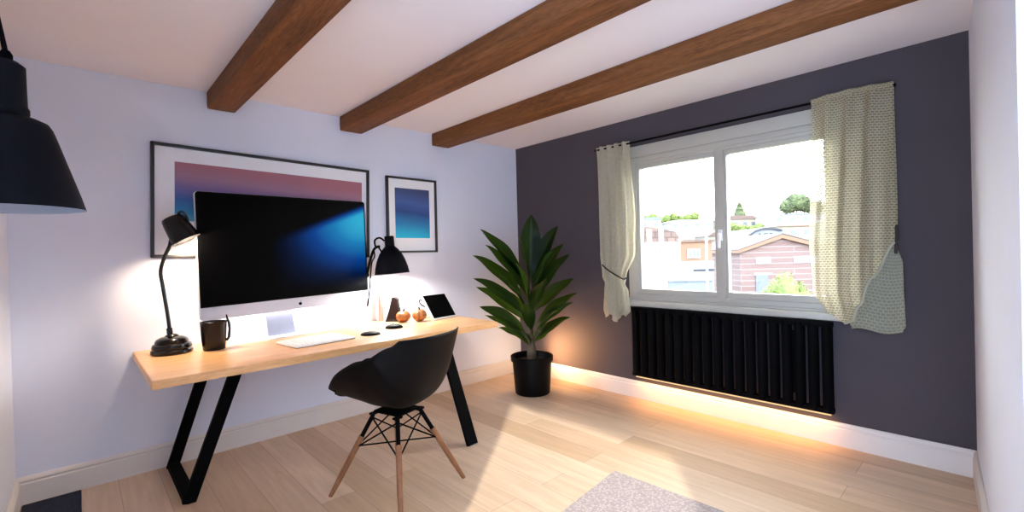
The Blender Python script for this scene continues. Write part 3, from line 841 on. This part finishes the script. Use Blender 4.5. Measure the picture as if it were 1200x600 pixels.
# (along the room's diagonal, height of tip, depth, height of attachment, width)
LV = [(-.45,1.53,.02,.95,.135),(-.40,1.38,-.10,.85,.14),(-.53,1.29,.05,.78,.15),(-.52,1.08,-.04,.66,.13),(-.51,.99,.10,.60,.12),(-.47,.82,-.08,.50,.14),
      (-.43,.72,.05,.46,.09),(-.30,.63,-.14,.44,.08),(-.20,.58,.02,.42,.07),
      (.03,1.66,.02,1.02,.19),(.28,1.55,.06,.98,.14),(.37,1.28,-.06,.80,.14),(.41,1.05,.0,.70,.13),(.42,.92,-.12,.58,.12),(.37,.85,-.22,.52,.11),(.36,.70,-.06,.46,.10),
      (.33,1.38,.10,.86,.12),(-.12,1.22,-.42,.72,.14),(.12,1.08,-.46,.66,.14),(-.05,.86,-.40,.52,.12),(.22,.80,-.36,.50,.11),(-.28,1.12,-.30,.68,.13),(.20,1.32,-.28,.84,.14),
      (-.10,1.46,-.18,.96,.14),(.15,1.02,.26,.70,.12),(-.18,1.2,.30,.78,.12),(.14,1.42,.16,.95,.12),(-.22,.92,.30,.6,.11),(.10,.62,-.20,.44,.07),(-.08,.60,-.20,.43,.07),(.24,.60,.05,.43,.07)]
mb = MB()
for i, (du, zt_, dd, zb_, w) in enumerate(LV):
    tip = vr*du + vf*dd + Vector((0,0,zt_)); base = Vector((0,0,zb_))
    out_ = Vector((tip.x, tip.y, 0)); L_ = (tip-base).length
    od = out_.normalized() if out_.length > .05 else -vf
    ctrl = base.lerp(tip, .52) + Vector((0,0,.13*L_)) - od*.03*L_
    P = lambda t: base*(1-t)**2 + ctrl*2*t*(1-t) + tip*t*t
    nrm0 = (Vector((0,0,.75)) - od*.45 - vf*(.75 if dd < .2 else -.1) + Vector((rnd.uniform(-.25,.25), rnd.uniform(-.25,.25), 0))).normalized()
    nl, nw = 16, 6
    def leaf(u, v):
        p = P(v); t = (P(min(1,v+.01))-P(max(0,v-.01))).normalized()
        n_ = (nrm0 - t*nrm0.dot(t)).normalized(); s = t.cross(n_)
        vv = max(0, (v-.16)/.84)
        ww = max(.008, w*(math.sin(math.pi*vv**.80)**.85 if vv > 0 else 0)) if v < .999 else .001
        k = 2*u-1
        return p + s*(ww/2*k) + n_*(abs(k)*ww*.16 + .006*math.sin(v*14+i)*abs(k))
    mb.grid(leaf, nw, nl)
mb.build('foliage', 'leaf', pl, 80)

# small uplight on the floor behind the pot
up = thing('uplight', 'small uplight on the floor in the corner behind the plant pot', 'lamp', (-.33,-.49,0))
mb = MB(); mb.lathe([(0,0),(.05,0),(.055,.006),(.05,.02),(.045,.24),(.048,.245),(.043,.245),(.04,.20),(0,.195)], 28); mb.build('housing', 'black', up)
mb = MB(); mb.lathe([(0,.20),(.03,.206),(.034,.22),(.02,.238),(0,.243)], 20); mb.build('bulb', 'bulb', up)
light('uplight_glow', 'POINT', (0,0,.30), 6, (1,.60,.26), up, size=.04)
sp = light('uplight_beam', 'SPOT', (.03,-.01,.28), 42, (1,.50,.20), up, Vector((1,-.55,.12)).to_track_quat('-Z','Y').to_euler(), size=.05)
sp.data.spot_size = R(125); sp.data.spot_blend = .9

# ------------------------------------------------------------------ pendant lamp
PC = Vector((-3.666,-2.341,1.416))
pd = thing('pendant_lamp', 'dark navy metal pendant lamp hanging at the left edge', 'lamp', PC)
mb = MB(); prof = [(.0,.292),(.024,.292),(.033,.284),(.034,.205),(.037,.200),(.037,.190),(.034,.184),(.050,.180),(.064,.173),(.070,.162),(.074,.150),(.109,.03),(.116,.003),(.1175,0)]
mb.lathe(prof[6:], 64); mb.lathe([(.1175,0),(.1145,.001),(.106,.03),(.071,.148),(.060,.168),(0,.176)], 64, None, 1); mb.build('lamp_shade', ['shade','shade_in'], pd)
mb = MB(); mb.lathe(prof[:7]+[(0,.184)], 32); mb.build('lamp_cap', 'shade', pd)
mb = MB(); mb.lathe([(.0,.287),(.010,.290),(.010,.304),(.006,.312),(0,.313)], 14, Matrix.Translation((.006,-.006,0))); mb.build('cord_grip', 'black', pd)
top = Vector((-.115,.108,H-PC.z))
mb = MB(); mb.tube([(.006,-.006,.307),(-.003,.003,.37),(-.022,.020,.49),tuple(top*.72+Vector((0,0,.02))),tuple(top)], .0042, 8, sub=8); mb.build('cord', 'black', pd)
mb = MB(); mb.lathe([(0,0),(.04,0),(.04,-.015),(.012,-.03),(0,-.03)], 24, Matrix.Translation(top)); mb.build('ceiling_rose', 'black', pd)

# ------------------------------------------------------------------ rugs
def flat_rug(name, label, corner, d1, d2, l1, l2, h, mat):
    d1 = Vector((*d1,0)).normalized(); d2 = Vector((*d2,0)).normalized(); c = Vector((*corner,0))
    mb = MB()
    mb.prism([(0,0),(l1,0),(l1,l2),(0,l2)], lambda u, v, s: c + d1*u + d2*v + Vector((0,0,.001+h*s)))
    bmesh.ops.bevel(mb.bm, geom=[e for e in mb.bm.edges], offset=h*.4, segments=2, affect='EDGES')
    return tag(mb.build(name, mat), label, 'rug')
flat_rug('rug', 'pinkish grey looped rug on the floor in the foreground', (-1.300,-2.105), (-.991,-.108), (.02,-1), 1.5, 1.3, .010, 'rug')
flat_rug('floor_mat', 'dark navy mat on the floor in the left corner', (-3.582,-.030), (-1,0), (0,-1), .235, 1.1, .006, 'navy_mat')

# ------------------------------------------------------------------ outside
def gz(x):
    for (a, p), (b, q) in zip(((-5,-2.6),(33,-2.6),(62,4.4),(78,6.2),(130,8.0),(200,9)), ((33,-2.6),(62,4.4),(78,6.2),(130,8.0),(200,9),(400,9))):
        if x <= b: return p+(q-p)*(x-a)/(b-a)
    return 9
xs = [.6,8,16,24,33,40,48,56,62,70,78,90,110,130,170,200]
mb = MB()
mb.grid(lambda u, v: (xs[round(u*(len(xs)-1))], -40+110*v, gz(xs[round(u*(len(xs)-1))]) + .25*math.sin(v*31+u*17)*(1 if u > .35 else 0)), len(xs)-1, 22)
struct('hillside', mb, 'grass', smooth_angle=80)

class House:
    """front face runs from a to b (as seen from the room), depth d behind it"""
    def __init__(self, name, label, a, b, z0, d, group=None):
        self.a, self.b = Vector((*a,0)), Vector((*b,0)); self.z0 = z0
        self.ex = (self.b-self.a); self.w = self.ex.length; self.ex.normalize()
        self.ey = Vector((-self.ex.y, self.ex.x, 0))
        if self.ey.x < 0: self.ey = -self.ey
        self.d = d
        self.o = thing(name, label, 'house', self.a + Vector((0,0,z0)), 0, group)
    def P(self, u, v, z): return self.ex*u + self.ey*v + Vector((0,0,z-self.z0))
    def block(self, nm, mat, u0, u1, v0, v1, z0, z1, par=None):
        mb = MB(); mb.prism([(u0,v0),(u1,v0),(u1,v1),(u0,v1)], lambda u, v, s: self.P(u, v, z1 if s else z0))
        return mb.build(nm, mat, par or self.o, box_uv=True)
    def profile(self, nm, mat, poly, v0, v1, par=None):
        mb = MB(); mb.prism(poly, lambda u, z, s: self.P(u, v1 if s else v0, z))
        return mb.build(nm, mat, par or self.o, box_uv=True)

g = -2.7
h = House('house', 'white rendered house with a low brown tiled roof, seen through the left window pane', (14.05,7.2), (15.45,5.89), g, 3.2, 'houses outside')
h.block('wall', 'ext_white', 0, h.w, 0, h.d, g, 1.60)
h.profile('roof', 'ext_roof', [(-.1,1.60),(h.w+.1,1.60),(h.w-.15,2.05),(.55,2.30),(.0,2.20)], .1, h.d)
for u in (.50,1.02): h.block('chimney', 'ext_white', u, u+.20, .02, .35, 1.60, 2.18)
for u in (.78,.98,1.62): h.block('vent', 'ext_grey', u, u+.10, -.02, .02, 1.18, 1.28)
h = House('house', 'terracotta coloured house with a white window, seen through the left window pane', (19.05,7.98), (20.45,6.68), g, 4, 'houses outside')
h.block('wall', 'ext_orange', 0, h.w, 0, h.d, .62, 1.62)
h.block('lower_wall', 'ext_white', 0, h.w, -.15, h.d, g, .62)
h.block('ledge', 'ext_dark', .85, h.w, -.20, .0, .10, .22)
f = h.block('window', 'ext_white', .62, 1.28, -.06, .05, .78, 1.26)
for k in range(3): h.block('pane', 'ext_glass', .70+.19*k, .84+.19*k, -.07, .0, .88, 1.18, f)
h.profile('roof', 'ext_roof', [(-.1,1.62),(h.w+.1,1.62),(h.w+.1,1.72),(-.1,1.78)], -.1, h.d)
wl = MB(); wl.box((0,0,0), (.25,1.75,2.55), bev=.02); wl.box((0,0,1.29), (.33,1.80,.06), bev=.01)
tag(wl.build('garden_wall', 'ext_grey', loc=(14.75,5.15,-1.32), rot=(0,0,R(43))), 'grey garden wall below the terracotta house', 'wall')
pole = thing('utility_pole', 'thin pale pole rising outside the left window pane', 'pole', (5.36,.27,g))
mb = MB(); mb.tube([(0,0,0),(0,0,6.6)], [.026,.019], 12); mb.build('shaft', 'pole', pole)
mb = MB(); mb.lathe([(0,6.6),(.024,6.6),(.02,6.63),(0,6.65)], 12); mb.build('pole_cap', 'pole', pole)

h = House('house', 'brown brick gabled house with orange roof edges, seen through the right window pane', (27.75,8.0), (32.2,3.8), g, 7, 'houses outside')
ap = 2.62
h.profile('wall', 'ext_brick', [(0,g),(h.w-.2,g),(h.w-.2,.98),(ap,1.86),(0,1.02)], 0, h.d)
h.profile('roof', 'ext_fascia', [(-.22,.90),(-.22,1.10),(ap,2.06),(h.w,1.05),(h.w,.82),(ap,1.80)], -.25, h.d)
h.profile('roof_tiles', 'ext_dark', [(-.24,1.10),(-.24,1.14),(ap,2.11),(h.w,1.09),(h.w,1.05),(ap,2.06)], -.27, h.d)
for u, w_ in ((1.00,.95),(3.45,1.5)):
    f = h.block('window', 'ext_white', u, u+w_, -.05, .1, .17, .60)
h.block('door', 'ext_grey', .95, 1.75, -.05, .1, g, -.55)
h.block('band', 'ext_white', .85, 1.95, -.07, .1, -.55, -.42)

h = House('building', 'white building with a curved dark roof edge and blue lettering, behind the brick house', (40.2,12.85), (43.6,9.65), gz(40)-.6, 6)
arc = [(0,.9),(.35,1.55),(1.0,2.15),(1.6,2.62),(2.2,2.80),(2.9,2.84),(3.5,2.74),(4.0,2.62)]
arc2 = [(u-.16*(1 if z < 2.5 else 0), z+.17) for u, z in arc]
h.profile('wall', 'ext_pale', [(0,gz(40)-.6),(4.0,gz(40)-.6)] + arc[::-1], 0, 6)
h.profile('roof_edge', 'ext_dark', arc + arc2[::-1], -.15, 6)
h.o['category'] = 'building'
# sign letters cut as strokes
STROKES = {'L': [[(0,1),(0,0),(.55,0)]], 'U': [[(0,1),(0,.2),(.15,0),(.45,0),(.6,.2),(.6,1)]], 'S': [[(.6,.9),(.4,1),(.12,1),(0,.8),(.1,.58),(.5,.45),(.6,.22),(.45,0),(.15,0),(0,.12)]],
           'Y': [[(0,1),(.3,.5),(.6,1)],[(.3,.5),(.3,0)]]}
for k, chh in enumerate('LUSY'):
    mb = MB(); u0 = 2.02+.46*k; z0_, s = 1.98-.02*k, .52
    for st in STROKES[chh]:
        for (xa, ya), (xb, yb) in zip(st, st[1:]):
            a = h.P(u0+xa*s*.62, -.03, z0_+ya*s); b = h.P(u0+xb*s*.62, -.03, z0_+yb*s)
            mb.tube([a, b], .055, 6)
    mb.build('letter', 'sign_ink', h.o)

def simple_house(label, a, b, z0, ztop, d, wall, roof, nwin, zw0, zw1, rise):
    h = House('house', label, a, b, z0, d, 'houses outside')
    h.block('wall', wall, 0, h.w, 0, d, z0, ztop)
    h.profile('roof', roof, [(-.15,ztop),(h.w+.15,ztop),(h.w*.85,ztop+rise),(h.w*.15,ztop+rise)], -.15, d)
    for k in range(nwin):
        u = h.w*(k+.5)/nwin; h.block('window', 'ext_glass', u-h.w*.16/nwin*1.2, u+h.w*.16/nwin*1.2, -.04, .05, zw0, zw1)
simple_house('long white house high on the hill, seen through the left window pane', (52.6,25.9), (56.6,22.1), gz(52)-.6, 4.75, 5, 'ext_white', 'ext_white', 4, 4.1, 4.5, .25)
simple_house('small white house on the hill at the far left edge of the left pane', (49.9,28.6), (51.7,26.7), gz(50)-.6, 5.1, 5, 'ext_white', 'ext_grey', 2, 4.3, 4.8, .35)
simple_house('cream house among the trees at the left of the right pane', (57.6,21.2), (60.9,18.1), gz(57)-.6, 4.9, 5, 'ext_cream', 'ext_roof', 4, 4.0, 4.5, .5)
simple_house('long pale terrace on the hilltop below the big tree', (56.9,15.1), (62.5,9.6), gz(57)-.6, 4.95, 4, 'ext_white', 'ext_grey', 5, 4.25, 4.7, .12)
simple_house('ochre block behind the brick house roof', (49.2,12.6), (52.2,9.7), gz(49)-.6, 3.30, 4, 'ext_cream', 'ext_orange', 3, 2.5, 2.9, .12)
simple_house('low pale house beside the curved white building', (48.0,18.9), (50.2,16.8), gz(48)-.6, 2.6, 4, 'ext_cream', 'ext_roof', 2, 1.8, 2.2, .4)

def leafy(name, label, cat, loc, blobs, mat, trunk=None, n=1100, s=.12, seed=1, group=None):
    """blobs: (x,y,z,rx,ry,rz) ellipsoids filled with small leaf clumps"""
    r_ = random.Random(seed)
    t = thing(name, label, cat, loc, 0, group)
    mb = MB()
    for (x, y, z, a, b, c) in blobs:
        sp = bmesh.new(); bmesh.ops.create_icosphere(sp, subdivisions=3, radius=1)
        for v in sp.verts:
            k = .82 + .16*math.sin(v.co.x*7+z)*math.sin(v.co.y*8+x)*math.cos(v.co.z*6) + r_.uniform(-.05,.05)
            v.co = Vector((x+v.co.x*a*k, y+v.co.y*b*k, z+v.co.z*c*k))
        mb.join(sp)
        for _ in range(n//len(blobs)):
            d = Vector((r_.gauss(0,1), r_.gauss(0,1), r_.gauss(0,1))).normalized(); k = r_.uniform(.80,1.04)
            p = Vector((x+d.x*a*k, y+d.y*b*k, z+d.z*c*k))
            e1 = Vector((r_.gauss(0,1), r_.gauss(0,1), r_.gauss(0,1))).normalized(); e2 = e1.orthogonal().normalized()
            q_ = s*r_.uniform(.6,1.3)
            mb.add([p-e1*q_, p+e2*q_*.5, p+e1*q_, p-e2*q_*.5], [(0,1,2,3)])
    mb.build('foliage', mat, t, 80)
    if trunk:
        mb = MB(); mb.tube([(0,0,0),(0,0,trunk)], [trunk*.05+.03, trunk*.03+.02], 10); mb.build('trunk', 'bark', t)
    return t
leafy('bush', 'round lime green bush in front of the brick house', 'bush', (12.0,.87,g), [(0,0,2.15,.55,.55,1.05),(.28,-.30,2.05,.42,.42,.85),(-.3,.28,1.95,.40,.40,.85)], 'leaf_yellow', 1.6, 2600, .05, 3)
leafy('tree', 'large round tree on the hilltop, seen through the right window pane', 'tree', (64.6,14.6,gz(64.6)-.3), [(0,0,2.55,1.5,1.5,1.35),(.9,-.9,2.1,1.2,1.2,1.0),(-.8,.8,2.0,1.1,1.1,1.0),(1.9,-1.9,1.6,1.2,1.2,.9)], 'leaf_green', 2.0, 2600, .16, 4)
leafy('tree', 'small pointed tree on the hill at the left of the right pane', 'tree', (69.6,23.6,gz(69.6)-.3), [(0,0,1.3,.95,.95,.7),(0,0,2.0,.6,.6,.6),(0,0,2.6,.3,.3,.5)], 'leaf_green', 1.2, 900, .14, 5)
leafy('tree', 'small yellow green tree beside the curved white building', 'tree', (39.4,13.6,gz(39.4)-.2), [(0,0,2.6,.50,.50,.55),(.3,-.3,2.35,.38,.38,.4)], 'leaf_yellow', 2.3, 700, .09, 6)
leafy('hedge', 'yellow green hedge along the hill above the white house', 'hedge', (62.5,32.2,gz(62.5)-.3), [(-1.9+.76*k, 1.9-.76*k*.98, 1.75+.25*math.sin(k*2.1), .8,.8,.8) for k in range(8)], 'leaf_yellow', None, 2400, .15, 7)
leafy('hedge', 'yellow green hedge above the curved white building in the right pane', 'hedge', (54.8,17.8,gz(54.8)-.3), [(-1.4+.7*k, 1.4-.7*k, 1.0+.2*math.sin(k*1.7), .65,.65,.7) for k in range(5)], 'leaf_yellow', None, 1500, .13, 11)
leafy('hedge', 'low ochre hedge on the slope between the houses', 'hedge', (47.6,23.4,gz(47.6)-.3), [(-1.2+.8*k, 1.2-.8*k, .9, .7,.7,.7) for k in range(4)], 'leaf_yellow', None, 1200, .12, 8)

# ------------------------------------------------------------------ light
w = bpy.data.worlds.new('sky'); scene.world = w; w.use_nodes = True
nt = w.node_tree
for n_ in list(nt.nodes): nt.nodes.remove(n_)
out = nt.nodes.new('ShaderNodeOutputWorld'); bg = nt.nodes.new('ShaderNodeBackground')
tc = nt.nodes.new('ShaderNodeTexCoord'); sx = nt.nodes.new('ShaderNodeSeparateXYZ')
nt.links.new(tc.outputs['Generated'], sx.inputs[0])
f = smooth(nt, sx.outputs[0], .02, .42)
c = mixc(nt, f, (1.9,2.45,3.5), (3.6,3.6,3.6))
nt.links.new(c, bg.inputs[0]); bg.inputs[1].default_value = 3.5
nt.links.new(bg.outputs[0], out.inputs['Surface'])
light('sun', 'SUN', (-5,-5,12), 4.3, (1,.95,.88), rot=Vector((.78,.62,-.53)).to_track_quat('-Z','Y').to_euler(), size=R(1))

# ------------------------------------------------------------------ camera
cd_ = bpy.data.cameras.new('camera'); cam = bpy.data.objects.new('camera', cd_); COL.objects.link(cam)
cam.location = (-3.5664,-3.6881,1.3021)
yaw, pit, rol = .8162, -.0064, -.0268
fwd = Vector((math.cos(yaw)*math.cos(pit), math.sin(yaw)*math.cos(pit), math.sin(pit)))
r0 = Vector((math.sin(yaw), -math.cos(yaw), 0)); u0 = r0.cross(fwd)
r2 = r0*math.cos(rol) + u0*math.sin(rol); u2 = r2.cross(fwd)
cam.rotation_euler = Matrix((r2, u2, -fwd)).transposed().to_euler()
cd_.sensor_width = 36; cd_.lens = 541.3/1200*36; cd_.clip_start = .02; cd_.clip_end = 500
scene.camera = cam
vs = scene.view_settings
vs.view_transform = 'Standard'; vs.look = 'None'; vs.exposure = .45; vs.gamma = 1; vs.use_curve_mapping = False
scene.cycles.max_bounces = 10; scene.cycles.diffuse_bounces = 6; scene.cycles.transparent_max_bounces = 24
scene.cycles.sample_clamp_indirect = 8
scene.cycles.use_denoising = True
